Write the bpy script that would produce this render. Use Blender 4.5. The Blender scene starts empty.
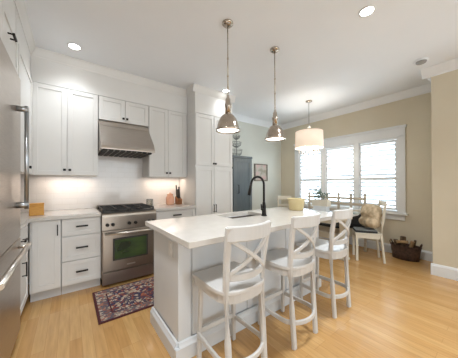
import bpy, bmesh, math, random
from mathutils import Vector, Matrix
random.seed(7)
PI = math.pi
scene = bpy.context.scene
COL = scene.collection

# ------------------------------------------------------------------ camera
F_PX, YAW, PITCH, ROLL, CAM_H, CY = 211.58, 0.645, 0.005, -0.004, 1.26, 182.75
cd = bpy.data.cameras.new('camera')
cam = bpy.data.objects.new('camera', cd); COL.objects.link(cam)
fw = Vector((math.sin(YAW) * math.cos(PITCH), math.cos(YAW) * math.cos(PITCH), math.sin(PITCH)))
rt0 = Vector((math.cos(YAW), -math.sin(YAW), 0)); up0 = rt0.cross(fw)
rt = math.cos(ROLL) * rt0 + math.sin(ROLL) * up0
up = math.cos(ROLL) * up0 - math.sin(ROLL) * rt0
cam.matrix_world = Matrix(((rt.x, up.x, -fw.x, 0), (rt.y, up.y, -fw.y, 0), (rt.z, up.z, -fw.z, CAM_H), (0, 0, 0, 1)))
cd.sensor_fit = 'HORIZONTAL'; cd.sensor_width = 36.0; cd.lens = 36.0 * F_PX / 458.0
cd.shift_y = (CY - 179.0) / 458.0
cd.clip_start = 0.02
scene.camera = cam

# ------------------------------------------------------------------ world, big lights, exposure
scene.view_settings.view_transform = 'Standard'
scene.view_settings.look = 'None'
scene.view_settings.gamma = 1.0
scene.view_settings.use_curve_mapping = False
scene.view_settings.exposure = 1.0
w = bpy.data.worlds.new('daylight'); scene.world = w; w.use_nodes = True
wn = w.node_tree.nodes; bg = wn['Background']
bg.inputs[0].default_value = (0.74, 0.89, 1.0, 1); bg.inputs[1].default_value = 3.4

def area(name, loc, rot, sx, sy, power, col):
    l = bpy.data.lights.new(name, 'AREA'); l.shape = 'RECTANGLE'; l.size = sx; l.size_y = sy
    l.energy = power; l.color = col
    o = bpy.data.objects.new(name, l); COL.objects.link(o); o.location = loc; o.rotation_euler = rot
    return o
# added fill area lights out of view
area('added_fill_from_behind', (1.2, -6.4, 1.45), (PI / 2, 0, 0), 4.2, 2.3, 82, (0.82, 0.92, 1.0))
area('added_fill_from_side', (3.9, -1.3, 1.5), (PI / 2, 0, PI / 2), 2.2, 2.0, 14, (0.84, 0.93, 1.0))  # added side fill, set just in front of the closed near wall

# ------------------------------------------------------------------ materials
def mat(name, col, rough=0.5, metal=0.0, spec=0.5, coat=0.0, emit=None, es=0.0, alpha=1.0):
    m = bpy.data.materials.new(name); m.use_nodes = True
    b = m.node_tree.nodes['Principled BSDF']
    b.inputs['Base Color'].default_value = (*col, 1); b.inputs['Roughness'].default_value = rough
    b.inputs['Metallic'].default_value = metal; b.inputs['Specular IOR Level'].default_value = spec
    b.inputs['Coat Weight'].default_value = coat; b.inputs['Coat Roughness'].default_value = 0.1
    if emit: b.inputs['Emission Color'].default_value = (*emit, 1); b.inputs['Emission Strength'].default_value = es
    return m
def nt(m): return m.node_tree.nodes, m.node_tree.links, m.node_tree.nodes['Principled BSDF']
def noisy(name, c1, c2, scale, rough=0.5, metal=0.0, stretch=(1, 1, 1), bump=0.0, detail=3, coat=0.0, lo=0.35, hi=0.65):
    m = mat(name, c1, rough, metal, coat=coat); n, l, b = nt(m)
    tc = n.new('ShaderNodeTexCoord'); mp = n.new('ShaderNodeMapping'); mp.inputs['Scale'].default_value = stretch
    t = n.new('ShaderNodeTexNoise'); t.inputs['Scale'].default_value = scale; t.inputs['Detail'].default_value = detail
    r = n.new('ShaderNodeValToRGB'); e = r.color_ramp.elements
    e[0].position = lo; e[0].color = (*c1, 1); e[1].position = hi; e[1].color = (*c2, 1)
    l.new(tc.outputs['Object'], mp.inputs[0]); l.new(mp.outputs[0], t.inputs['Vector'])
    l.new(t.outputs['Fac'], r.inputs[0]); l.new(r.outputs[0], b.inputs['Base Color'])
    if bump:
        bp = n.new('ShaderNodeBump'); bp.inputs['Strength'].default_value = bump; bp.inputs['Distance'].default_value = 0.01
        l.new(t.outputs['Fac'], bp.inputs['Height']); l.new(bp.outputs[0], b.inputs['Normal'])
    return m

M = {}
M['cabinet'] = noisy('cabinet_paint', (0.73, 0.72, 0.70), (0.76, 0.75, 0.73), 3, 0.38)
M['trim'] = noisy('trim_paint', (0.76, 0.78, 0.79), (0.79, 0.81, 0.82), 2, 0.4)
M['island'] = noisy('island_paint', (0.66, 0.68, 0.70), (0.69, 0.71, 0.73), 3, 0.38)
M['stool'] = noisy('stool_white_lacquer', (0.60, 0.59, 0.575), (0.63, 0.62, 0.605), 4, 0.3)
M['chair'] = noisy('cream_paint', (0.66, 0.61, 0.50), (0.72, 0.67, 0.56), 4, 0.4)
M['bench'] = noisy('pale_limed_wood', (0.50, 0.43, 0.33), (0.62, 0.55, 0.44), 6, 0.5, stretch=(1, 1, 8))
M['ceiling'] = noisy('ceiling_paint', (0.85, 0.88, 0.915), (0.87, 0.90, 0.935), 1.5, 0.9)
M['wall'] = noisy('greige_wall_paint', (0.655, 0.595, 0.465), (0.68, 0.62, 0.49), 2, 0.85)
M['wall_back'] = noisy('pale_grey_green_wall_paint', (0.62, 0.635, 0.58), (0.645, 0.66, 0.605), 2, 0.85)
M['wall_white'] = noisy('white_wall_paint', (0.74, 0.73, 0.71), (0.76, 0.75, 0.73), 2, 0.8)
M['quartz'] = noisy('white_quartz', (0.62, 0.59, 0.55), (0.65, 0.62, 0.58), 14, 0.12)
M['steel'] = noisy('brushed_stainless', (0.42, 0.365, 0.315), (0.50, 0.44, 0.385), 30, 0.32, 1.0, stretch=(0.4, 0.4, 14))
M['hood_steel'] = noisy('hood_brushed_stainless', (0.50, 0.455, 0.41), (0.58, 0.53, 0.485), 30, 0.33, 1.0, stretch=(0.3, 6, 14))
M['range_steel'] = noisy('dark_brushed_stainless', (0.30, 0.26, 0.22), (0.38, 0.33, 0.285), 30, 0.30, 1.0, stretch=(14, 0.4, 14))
M['sink_steel'] = noisy('dull_sink_steel', (0.20, 0.18, 0.16), (0.25, 0.23, 0.21), 20, 0.5, 0.6)
M['handle_steel'] = mat('handle_grey_steel', (0.42, 0.44, 0.46), 0.28, 1.0)
M['bright_steel'] = mat('polished_steel', (0.66, 0.63, 0.59), 0.3, 1.0)
M['nickel'] = noisy('polished_nickel', (0.44, 0.385, 0.33), (0.54, 0.475, 0.41), 12, 0.16, 1.0)
M['black'] = mat('matte_black_bronze', (0.018, 0.016, 0.015), 0.42, 0.6)
M['iron'] = noisy('cast_iron', (0.012, 0.012, 0.012), (0.03, 0.03, 0.03), 40, 0.55)
M['dark_gap'] = mat('dark_recess', (0.03, 0.028, 0.026), 0.7)
M['kick'] = noisy('toe_kick_paint', (0.62, 0.61, 0.60), (0.65, 0.64, 0.63), 3, 0.5)
M['amber'] = noisy('amber_wood', (0.62, 0.27, 0.03), (0.72, 0.36, 0.06), 20, 0.45, stretch=(1, 1, 6))
M['knife_wood'] = noisy('brown_block_wood', (0.20, 0.075, 0.02), (0.34, 0.14, 0.05), 20, 0.4, stretch=(1, 1, 5))
M['peach'] = noisy('peach_glaze', (0.86, 0.42, 0.27), (0.90, 0.52, 0.36), 6, 0.15, coat=0.5)
M['cream'] = noisy('cream_glaze', (0.68, 0.56, 0.30), (0.74, 0.62, 0.36), 10, 0.4, bump=0.1)
M['planter'] = noisy('cream_box', (0.66, 0.60, 0.48), (0.72, 0.66, 0.55), 8, 0.6)
M['leaf'] = noisy('eucalyptus_leaf', (0.10, 0.18, 0.15), (0.24, 0.32, 0.28), 25, 0.5)
M['stem'] = mat('plant_stem', (0.16, 0.14, 0.09), 0.6)
M['bluepaint'] = noisy('blue_grey_paint', (0.085, 0.108, 0.118), (0.11, 0.135, 0.145), 6, 0.45, stretch=(6, 6, 1))
M['bluedark'] = noisy('blue_grey_panel_paint', (0.075, 0.098, 0.110), (0.095, 0.12, 0.132), 6, 0.45, stretch=(8, 8, 1))
M['wire'] = mat('grey_wire', (0.22, 0.23, 0.23), 0.4, 0.8)
M['frame'] = noisy('grey_brown_frame', (0.10, 0.085, 0.065), (0.20, 0.17, 0.13), 20, 0.5)
M['cushion_black'] = noisy('black_cushion_side', (0.018, 0.018, 0.018), (0.03, 0.03, 0.03), 40, 0.8)
M['cushion_grey'] = noisy('grey_cushion_cloth', (0.20, 0.21, 0.20), (0.27, 0.28, 0.27), 30, 0.9)
M['pillow'] = noisy('tan_woven_cloth', (0.40, 0.31, 0.20), (0.70, 0.58, 0.41), 16, 0.95, bump=0.6, detail=6)
M['paper'] = noisy('magazine_paper', (0.30, 0.38, 0.36), (0.55, 0.58, 0.54), 9, 0.4)
M['tabletop'] = noisy('pale_polished_top', (0.66, 0.68, 0.69), (0.74, 0.76, 0.77), 6, 0.16, coat=0.3)
M['bag_tan'] = noisy('tan_wood_bark', (0.30, 0.19, 0.09), (0.46, 0.31, 0.16), 14, 0.8, bump=0.5)
M['bark'] = noisy('dark_bark', (0.07, 0.045, 0.025), (0.17, 0.11, 0.06), 24, 0.9, bump=0.8)
M['white_plastic'] = mat('white_plastic', (0.78, 0.78, 0.77), 0.4)
M['grey_plastic'] = mat('grey_plastic', (0.34, 0.33, 0.32), 0.5)
M['crystal'] = mat('crystal_bead', (0.30, 0.29, 0.27), 0.05, 0.6)

def glass_mat(name, tint, gloss=0.08):
    m = bpy.data.materials.new(name); m.use_nodes = True; n = m.node_tree.nodes; l = m.node_tree.links
    n.remove(n['Principled BSDF']); out = n['Material Output']
    t = n.new('ShaderNodeBsdfTransparent'); t.inputs[0].default_value = (*tint, 1)
    g = n.new('ShaderNodeBsdfGlossy'); g.inputs['Roughness'].default_value = 0.02
    mx = n.new('ShaderNodeMixShader'); mx.inputs[0].default_value = gloss
    l.new(t.outputs[0], mx.inputs[1]); l.new(g.outputs[0], mx.inputs[2]); l.new(mx.outputs[0], out.inputs[0])
    return m
M['pane'] = glass_mat('window_glass', (0.98, 0.99, 1.0), 0.05)
M['jar'] = glass_mat('clear_jar_glass', (0.88, 0.88, 0.86), 0.12)
M['oven_glass'] = noisy('oven_glass_painted_reflection', (0.014, 0.022, 0.010), (0.06, 0.12, 0.025), 3.0, 0.06, stretch=(1, 1, 3), coat=1.0)  # reflected greenery painted into the glass colour as green blotches

def shade_mat(name, col, emit, es):
    m = mat(name, col, 0.8, emit=emit, es=es); n, l, b = nt(m)
    t = n.new('ShaderNodeTexWave'); t.inputs['Scale'].default_value = 60
    bp = n.new('ShaderNodeBump'); bp.inputs['Strength'].default_value = 0.08
    l.new(t.outputs['Fac'], bp.inputs['Height']); l.new(bp.outputs[0], b.inputs['Normal'])
    return m
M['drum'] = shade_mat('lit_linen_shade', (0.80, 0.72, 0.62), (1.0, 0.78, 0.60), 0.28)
M['bulb'] = mat('lit_bulb', (1, 1, 1), 0.5, emit=(1.0, 0.93, 0.80), es=6.0)
M['diffuser'] = mat('lit_glass_diffuser', (1, 1, 1), 0.4, emit=(1.0, 0.95, 0.86), es=2.2)
M['led'] = mat('lit_downlight_lens', (1, 1, 1), 0.5, emit=(1.0, 0.97, 0.92), es=6.0)

def floor_mat():
    m = mat('oak_planks', (0.5, 0.3, 0.15), 0.27, coat=0.25); n, l, b = nt(m)
    tc = n.new('ShaderNodeTexCoord'); mp = n.new('ShaderNodeMapping'); mp.inputs['Rotation'].default_value = (0, 0, PI / 2)
    br = n.new('ShaderNodeTexBrick'); br.offset = 0.37; br.offset_frequency = 3
    for k, v in (('Color1', (0.56, 0.315, 0.115, 1)), ('Color2', (0.64, 0.395, 0.165, 1)), ('Mortar', (0.46, 0.25, 0.095, 1))):
        br.inputs[k].default_value = v
    br.inputs['Scale'].default_value = 1.0; br.inputs['Mortar Size'].default_value = 0.0012
    br.inputs['Brick Width'].default_value = 0.9; br.inputs['Row Height'].default_value = 0.078; br.inputs['Bias'].default_value = 0.0
    l.new(tc.outputs['Object'], mp.inputs[0]); l.new(mp.outputs[0], br.inputs['Vector'])
    mp2 = n.new('ShaderNodeMapping'); mp2.inputs['Scale'].default_value = (14, 1.2, 1)
    ns = n.new('ShaderNodeTexNoise'); ns.inputs['Scale'].default_value = 3.0; ns.inputs['Detail'].default_value = 5
    l.new(tc.outputs['Object'], mp2.inputs[0]); l.new(mp2.outputs[0], ns.inputs['Vector'])
    rp = n.new('ShaderNodeValToRGB'); rp.color_ramp.elements[0].position = 0.3; rp.color_ramp.elements[0].color = (0.80, 0.76, 0.70, 1)
    rp.color_ramp.elements[1].position = 0.7; rp.color_ramp.elements[1].color = (1.06, 1.04, 1.0, 1)
    l.new(ns.outputs['Fac'], rp.inputs[0])
    mx = n.new('ShaderNodeMixRGB'); mx.blend_type = 'MULTIPLY'; mx.inputs[0].default_value = 0.75
    l.new(br.outputs['Color'], mx.inputs[1]); l.new(rp.outputs[0], mx.inputs[2])
    l.new(mx.outputs[0], b.inputs['Base Color'])
    bp = n.new('ShaderNodeBump'); bp.inputs['Strength'].default_value = 0.08; bp.inputs['Distance'].default_value = 0.002; bp.invert = True
    l.new(br.outputs['Fac'], bp.inputs['Height']); l.new(bp.outputs[0], b.inputs['Normal'])
    return m
M['floor'] = floor_mat()

def tile_mat():
    m = mat('white_subway_tile', (0.78, 0.76, 0.74), 0.10); n, l, b = nt(m)
    tc = n.new('ShaderNodeTexCoord'); mp = n.new('ShaderNodeMapping'); mp.inputs['Rotation'].default_value = (PI / 2, 0, 0)
    br = n.new('ShaderNodeTexBrick')
    for k, v in (('Color1', (0.81, 0.77, 0.735, 1)), ('Color2', (0.83, 0.79, 0.76, 1)), ('Mortar', (0.75, 0.71, 0.675, 1))):
        br.inputs[k].default_value = v
    br.inputs['Scale'].default_value = 1.0; br.inputs['Mortar Size'].default_value = 0.0018
    br.inputs['Brick Width'].default_value = 0.17; br.inputs['Row Height'].default_value = 0.076
    l.new(tc.outputs['Object'], mp.inputs[0]); l.new(mp.outputs[0], br.inputs['Vector'])
    l.new(br.outputs['Color'], b.inputs['Base Color'])
    bp = n.new('ShaderNodeBump'); bp.inputs['Strength'].default_value = 0.25; bp.inputs['Distance'].default_value = 0.003; bp.invert = True
    l.new(br.outputs['Fac'], bp.inputs['Height']); l.new(bp.outputs[0], b.inputs['Normal'])
    return m
M['tile'] = tile_mat()

def rug_mat():
    m = mat('persian_rug_pile', (0.2, 0.1, 0.1), 0.95); n, l, b = nt(m)
    tc = n.new('ShaderNodeTexCoord')
    vo = n.new('ShaderNodeTexVoronoi'); vo.inputs['Scale'].default_value = 40.0
    vo2 = n.new('ShaderNodeTexVoronoi'); vo2.inputs['Scale'].default_value = 15.0; vo2.feature = 'DISTANCE_TO_EDGE'
    l.new(tc.outputs['Object'], vo.inputs['Vector']); l.new(tc.outputs['Object'], vo2.inputs['Vector'])
    sp = n.new('ShaderNodeSeparateColor'); l.new(vo.outputs['Color'], sp.inputs[0])
    r = n.new('ShaderNodeValToRGB'); r.color_ramp.interpolation = 'CONSTANT'; e = r.color_ramp.elements
    cols = [(0.0, (0.035, 0.030, 0.075)), (0.22, (0.19, 0.045, 0.04)), (0.42, (0.40, 0.31, 0.22)), (0.60, (0.07, 0.06, 0.09)), (0.72, (0.52, 0.42, 0.33)), (0.86, (0.36, 0.11, 0.06))]
    e[0].position = 0; e[0].color = (*cols[0][1], 1); e[1].position = cols[1][0]; e[1].color = (*cols[1][1], 1)
    for p_, c_ in cols[2:]:
        k = e.new(p_); k.color = (*c_, 1)
    l.new(sp.outputs[0], r.inputs[0])
    r2 = n.new('ShaderNodeValToRGB'); r2.color_ramp.interpolation = 'CONSTANT'; e = r2.color_ramp.elements
    e[0].color = (1, 1, 1, 1); e[1].position = 0.03; e[1].color = (0, 0, 0, 1)
    l.new(vo2.outputs['Distance'], r2.inputs[0])
    mx = n.new('ShaderNodeMixRGB'); l.new(r2.outputs[0], mx.inputs[0]); l.new(r.outputs[0], mx.inputs[1]); mx.inputs[2].default_value = (0.06, 0.045, 0.07, 1)
    # border bands from the distance to the rug edge (rug half sizes 0.52 x 0.345)
    sx = n.new('ShaderNodeSeparateXYZ'); l.new(tc.outputs['Object'], sx.inputs[0])
    def mth(op, a, bb):
        q = n.new('ShaderNodeMath'); q.operation = op
        for i, v in enumerate((a, bb)):
            if v is None: continue
            if isinstance(v, (int, float)): q.inputs[i].default_value = v
            else: l.new(v, q.inputs[i])
        return q.outputs[0]
    dx = mth('SUBTRACT', 0.52, mth('ABSOLUTE', sx.outputs[0], None)); dy = mth('SUBTRACT', 0.345, mth('ABSOLUTE', sx.outputs[1], None))
    d = mth('MINIMUM', dx, dy)
    r3 = n.new('ShaderNodeValToRGB'); r3.color_ramp.interpolation = 'CONSTANT'; e = r3.color_ramp.elements
    e[0].color = (1, 1, 1, 1); e[1].position = 0.02; e[1].color = (0, 0, 0, 1)
    for p_, v_ in ((0.118, 1), (0.132, 0)):
        k = e.new(p_); k.color = (v_, v_, v_, 1)
    l.new(d, r3.inputs[0])
    mx2 = n.new('ShaderNodeMixRGB'); l.new(r3.outputs[0], mx2.inputs[0]); l.new(mx.outputs[0], mx2.inputs[1]); mx2.inputs[2].default_value = (0.075, 0.015, 0.018, 1)
    # paler ground in the wide border
    inb = mth('MULTIPLY', mth('GREATER_THAN', d, 0.025), mth('LESS_THAN', d, 0.112))
    mx3 = n.new('ShaderNodeMixRGB'); l.new(mth('MULTIPLY', inb, 0.22), mx3.inputs[0]); l.new(mx2.outputs[0], mx3.inputs[1]); mx3.inputs[2].default_value = (0.36, 0.30, 0.25, 1)
    l.new(mx3.outputs[0], b.inputs['Base Color'])
    return m
M['rug'] = rug_mat()

def wicker_mat():
    m = noisy('dark_wicker', (0.045, 0.020, 0.010), (0.12, 0.055, 0.028), 30, 0.6); n, l, b = nt(m)
    tc = n.new('ShaderNodeTexCoord'); t = n.new('ShaderNodeTexWave'); t.bands_direction = 'Z'; t.inputs['Scale'].default_value = 22; t.inputs['Distortion'].default_value = 2.0
    l.new(tc.outputs['Object'], t.inputs['Vector'])
    bp = n.new('ShaderNodeBump'); bp.inputs['Strength'].default_value = 0.9; bp.inputs['Distance'].default_value = 0.01
    l.new(t.outputs['Fac'], bp.inputs['Height']); l.new(bp.outputs[0], b.inputs['Normal'])
    return m
M['wicker'] = wicker_mat()

def print_mat():
    m = mat('soft_abstract_print', (0.6, 0.55, 0.5), 0.5); n, l, b = nt(m)
    tc = n.new('ShaderNodeTexCoord'); t = n.new('ShaderNodeTexNoise'); t.inputs['Scale'].default_value = 6; t.inputs['Detail'].default_value = 2
    l.new(tc.outputs['Object'], t.inputs['Vector'])
    r = n.new('ShaderNodeValToRGB'); e = r.color_ramp.elements
    e[0].position = 0.36; e[0].color = (0.30, 0.28, 0.22, 1); e[1].position = 0.64; e[1].color = (0.56, 0.36, 0.34, 1)
    k = e.new(0.5); k.color = (0.46, 0.42, 0.36, 1)
    l.new(t.outputs['Fac'], r.inputs[0]); l.new(r.outputs[0], b.inputs['Base Color'])
    return m
M['print'] = print_mat()

# ------------------------------------------------------------------ mesh helpers
class MB:
    def __init__(s, T=None): s.bm = bmesh.new(); s.T = T or Matrix.Identity(4)
    def _tf(s, vs):
        for v in vs: v.co = s.T @ v.co
    def box(s, x0, x1, y0, y1, z0, z1, bev=0.0, R=None):
        b2 = bmesh.new()
        bmesh.ops.create_cube(b2, size=1.0)
        for v in b2.verts:
            v.co = Vector(((x0 + x1) / 2 + v.co.x * (x1 - x0), (y0 + y1) / 2 + v.co.y * (y1 - y0), (z0 + z1) / 2 + v.co.z * (z1 - z0)))
        if bev > 0:
            bev = min(bev, 0.45 * min(abs(x1 - x0), abs(y1 - y0), abs(z1 - z0)))
            bmesh.ops.bevel(b2, geom=b2.edges[:] + b2.verts[:], offset=bev, segments=2, affect='EDGES', profile=0.5)
        s._merge(b2, R); return s
    def _merge(s, b2, R=None):
        m = (s.T @ R) if R is not None else s.T
        vm = {}
        for v in b2.verts: vm[v] = s.bm.verts.new(m @ v.co)
        for f in b2.faces:
            try:
                nf = s.bm.faces.new([vm[v] for v in f.verts]); nf.smooth = f.smooth
            except ValueError: pass
        b2.free()
    def tube(s, pts, r, seg=10, closed=False, flat=None):
        """sweep a round (or flat=(w,h) rectangular) section along pts; r may be a list"""
        pts = [Vector(p) for p in pts]; n = len(pts); rr = r if isinstance(r, (list, tuple)) else [r] * n
        rings = []; prev = None
        for i, p in enumerate(pts):
            if closed: t = pts[(i + 1) % n] - pts[i - 1]
            else: t = pts[min(i + 1, n - 1)] - pts[max(i - 1, 0)]
            t.normalize()
            if flat: a = Vector((0, 0, 1))
            elif prev is None: a = Vector((0, 0, 1)) if abs(t.z) < 0.9 else Vector((1, 0, 0))
            else: a = prev
            u = (a - t * a.dot(t)).normalized(); v = t.cross(u); prev = u
            ring = []
            if flat:
                hw, hh = flat[0] / 2, flat[1] / 2; c = 0.25 * min(flat)
                sec = [(-hw + c, -hh), (hw - c, -hh), (hw, -hh + c), (hw, hh - c), (hw - c, hh), (-hw + c, hh), (-hw, hh - c), (-hw, -hh + c)]
                for (q, w_) in sec: ring.append(s.bm.verts.new(s.T @ (p + v * q + u * w_)))
            else:
                for k in range(seg):
                    an = 2 * PI * k / seg
                    ring.append(s.bm.verts.new(s.T @ (p + (u * math.cos(an) + v * math.sin(an)) * rr[i])))
            rings.append(ring)
        m = len(rings[0])
        for i in range(n if closed else n - 1):
            a, b = rings[i], rings[(i + 1) % n]
            for k in range(m):
                f = s.bm.faces.new((a[k], a[(k + 1) % m], b[(k + 1) % m], b[k])); f.smooth = not flat
        if not closed:
            s.bm.faces.new(rings[0][::-1]); s.bm.faces.new(rings[-1])
        return s
    def bar(s, p0, p1, w, h, bev=0.003, up=(0, 0, 1)):
        p0, p1 = Vector(p0), Vector(p1); d = p1 - p0; L = d.length; z = d.normalized()
        u = Vector(up); x = u.cross(z)
        if x.length < 1e-4: x = Vector((1, 0, 0)).cross(z)
        x.normalize(); y = z.cross(x)
        R = Matrix(((x.x, y.x, z.x, p0.x), (x.y, y.y, z.y, p0.y), (x.z, y.z, z.z, p0.z), (0, 0, 0, 1)))
        return s.box(-w / 2, w / 2, -h / 2, h / 2, 0, L, bev, R)
    def lathe(s, prof, c=(0, 0, 0), seg=28, cap=True):
        c = Vector(c); rings = []
        for (r, z) in prof:
            if r < 1e-5: rings.append([s.bm.verts.new(s.T @ (c + Vector((0, 0, z))))])
            else: rings.append([s.bm.verts.new(s.T @ (c + Vector((r * math.cos(2 * PI * k / seg), r * math.sin(2 * PI * k / seg), z)))) for k in range(seg)])
        for a, b in zip(rings[:-1], rings[1:]):
            for k in range(seg):
                A = a if len(a) == 1 else [a[k], a[(k + 1) % seg]]; B = b if len(b) == 1 else [b[k], b[(k + 1) % seg]]
                vs = A + B[::-1]
                if len(vs) >= 3:
                    f = s.bm.faces.new(vs); f.smooth = True
        if cap:
            if len(rings[0]) > 1: s.bm.faces.new(rings[0][::-1])
            if len(rings[-1]) > 1: s.bm.faces.new(rings[-1])
        return s
    def prism(s, poly, z0, z1, bev=0.0):
        b2 = bmesh.new()
        a = [b2.verts.new((x, y, z0)) for x, y in poly]; b = [b2.verts.new((x, y, z1)) for x, y in poly]; n = len(poly)
        b2.faces.new(a[::-1]); b2.faces.new(b)
        for k in range(n): b2.faces.new((a[k], a[(k + 1) % n], b[(k + 1) % n], b[k]))
        if bev: bmesh.ops.bevel(b2, geom=b2.edges[:], offset=bev, segments=2, affect='EDGES', profile=0.5)
        s._merge(b2); return s
    def extr(s, prof, p0, p1, nrm):
        """extrude profile [(out, z)] from p0 to p1; nrm = outward horizontal normal"""
        n = Vector(nrm); a = []; b = []
        for (o, z) in prof:
            a.append(s.bm.verts.new(s.T @ (Vector(p0) + n * o + Vector((0, 0, z))))); b.append(s.bm.verts.new(s.T @ (Vector(p1) + n * o + Vector((0, 0, z)))))
        m = len(prof)
        for k in range(m): s.bm.faces.new((a[k], a[(k + 1) % m], b[(k + 1) % m], b[k]))
        s.bm.faces.new(a[::-1]); s.bm.faces.new(b); return s
    def ball(s, c, r, sc=(1, 1, 1), seg=14, noise=0.0):
        b2 = bmesh.new(); bmesh.ops.create_uvsphere(b2, u_segments=seg, v_segments=max(6, seg * 2 // 3), radius=1.0)
        for v in b2.verts:
            k = 1 + noise * (random.random() - 0.5)
            v.co = Vector(c) + Vector((v.co.x * r * sc[0] * k, v.co.y * r * sc[1] * k, v.co.z * r * sc[2] * k))
        for f in b2.faces: f.smooth = True
        s._merge(b2); return s
    def build(s, name, material, parent=None):
        bmesh.ops.recalc_face_normals(s.bm, faces=s.bm.faces[:])
        me = bpy.data.meshes.new(name); s.bm.to_mesh(me); s.bm.free()
        me.materials.append(M[material] if isinstance(material, str) else material)
        o = bpy.data.objects.new(name, me); COL.objects.link(o)
        if parent is not None: o.parent = parent
        return o

def thing(name, label, cat, loc=(0, 0, 0), rz=0.0, group=None):
    o = bpy.data.objects.new(name, None); COL.objects.link(o); o.empty_display_size = 0.1
    o.location = loc; o.rotation_euler = (0, 0, rz); o['label'] = label; o['category'] = cat
    if group: o['group'] = group
    return o
def tag(o, label, cat, group=None):
    o['label'] = label; o['category'] = cat
    if group: o['group'] = group
    return o
def struct(o): o['kind'] = 'structure'; return o
def copy_tree(o, loc, label, rz=0.0):
    r = o.copy(); COL.objects.link(r); r.location = loc; r['label'] = label; r.rotation_euler = (0, 0, rz)
    for ch in list(o.children):
        c = ch.copy(); COL.objects.link(c); c.parent = r
        for g in list(ch.children):
            d = g.copy(); COL.objects.link(d); d.parent = c
            if d.type == 'LIGHT': d.data = g.data
    return r

# ------------------------------------------------------------------ the room
XL, XW, YB, ZC = -1.0, 4.66, 3.66, 2.84           # left wall, window wall, back wall, ceiling
XS, YS = 4.0, 0.65                                 # nearer stretch of right wall and where it ends
YF = -6.5
struct(MB().box(XL - 0.1, XW + 0.15, YF - 0.1, YB + 0.25, -0.1, 0).build('floor', 'floor'))
struct(MB().box(XL - 0.1, XW + 0.15, YF - 0.1, YB + 0.25, ZC, ZC + 0.1).build('ceiling', 'ceiling'))
struct(MB().box(XL - 0.1, XL, YF, YB, 0, ZC).build('wall_left', 'wall_white'))
YB2 = 3.80                                          # back wall of the dining corner
b = MB(); b.box(XL - 0.1, 2.354, YB, YB + 0.24, 0, ZC); b.box(2.354, XW + 0.15, YB2, YB2 + 0.1, 0, ZC)
struct(b.build('wall_back', 'wall_back'))
b = MB()                                           # window wall with its opening
WY0, WY1, WZ0, WZ1 = 1.18, 3.24, 0.74, 2.08
b.box(XW, XW + 0.14, YS - 0.2, WY0, 0, ZC); b.box(XW, XW + 0.14, WY1, YB2, 0, ZC)
b.box(XW, XW + 0.14, WY0, WY1, 0, WZ0); b.box(XW, XW + 0.14, WY0, WY1, WZ1, ZC)
struct(b.build('wall_right', 'wall'))
b = MB(); b.box(XS, XS + 0.12, YF, YS, 0, ZC); b.box(XS + 0.12, XW, YS - 0.12, YS, 0, ZC)
struct(b.build('wall_right_near', 'wall'))
b = MB(); b.box(XL, XS, YF - 0.1, YF, 0, ZC)
struct(b.build('wall_front', 'wall'))
# crown mouldings
CR = [(0, -0.115), (0.012, -0.115), (0.018, -0.095), (0.035, -0.08), (0.075, -0.03), (0.085, -0.018), (0.095, -0.012), (0.095, 0), (0, 0)]
n_trim = 0
def crown(p0, p1, nrm, mname='trim', prof=CR):
    global n_trim; n_trim += 1
    struct(MB().extr(prof, (*p0, ZC), (*p1, ZC), (*nrm, 0)).build('trim_%d' % n_trim, 'cabinet' if prof is not CR else 'ceiling'))
crown((XW, YS), (XW, YB2), (-1, 0)); crown((2.356, YB2), (XW - 0.095, YB2), (0, -1))
crown((XS, YF), (XS, YS + 0.09), (-1, 0)); crown((XS, YS), (XW - 0.1, YS), (0, 1))
# baseboards
BB = [(0, 0), (0.018, 0), (0.018, 0.125), (0.012, 0.14), (0.006, 0.152), (0, 0.155)]
struct(MB().extr(BB, (XW, YS + 0.02, 0), (XW, YB2, 0), (-1, 0, 0)).build('baseboard_right', 'trim'))
struct(MB().extr(BB, (XS, YF, 0), (XS, YS + 0.018, 0), (-1, 0, 0)).build('baseboard_right_near', 'trim'))
struct(MB().extr(BB, (2.36, YB2, 0), (XW - 0.02, YB2, 0), (0, -1, 0)).build('baseboard_back', 'trim'))
# backsplash tile
struct(MB().box(-0.99, 1.6, YB - 0.012, YB - 0.001, 0.916, 1.75).build('wall_backsplash', 'tile'))

# ---- window with plantation shutters
wn_ = MB()
fx0, fx1 = XW - 0.022, XW + 0.10
Yc = [(WY0, 1.21), (1.825, 1.915), (2.525, 2.625), (3.215, WY1)]     # mullions
for a_, b_ in ((1.09, 1.19), (3.235, 3.345)): wn_.box(fx0, XW - 0.001, a_, b_, 0.70, 2.10, 0.004)
wn_.box(fx0, XW - 0.001, 1.09, 3.345, 2.075, 2.235, 0.004); wn_.box(XW - 0.04, XW - 0.001, 1.07, 3.365, 2.235, 2.275, 0.006)
wn_.box(XW - 0.06, XW - 0.001, 1.06, 3.375, 0.70, 0.735, 0.006); wn_.box(fx0, XW - 0.001, 1.10, 3.335, 0.605, 0.70, 0.004)
for a_, b_ in Yc: wn_.box(XW - 0.015, XW + 0.12, a_, b_, WZ0, WZ1, 0.004)
wn_.box(XW, XW + 0.12, WY0, WY1, WZ0, WZ0 + 0.03); wn_.box(XW, XW + 0.12, WY0, WY1, WZ1 - 0.035, WZ1)
win = struct(wn_.build('window_1', 'trim'))
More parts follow.
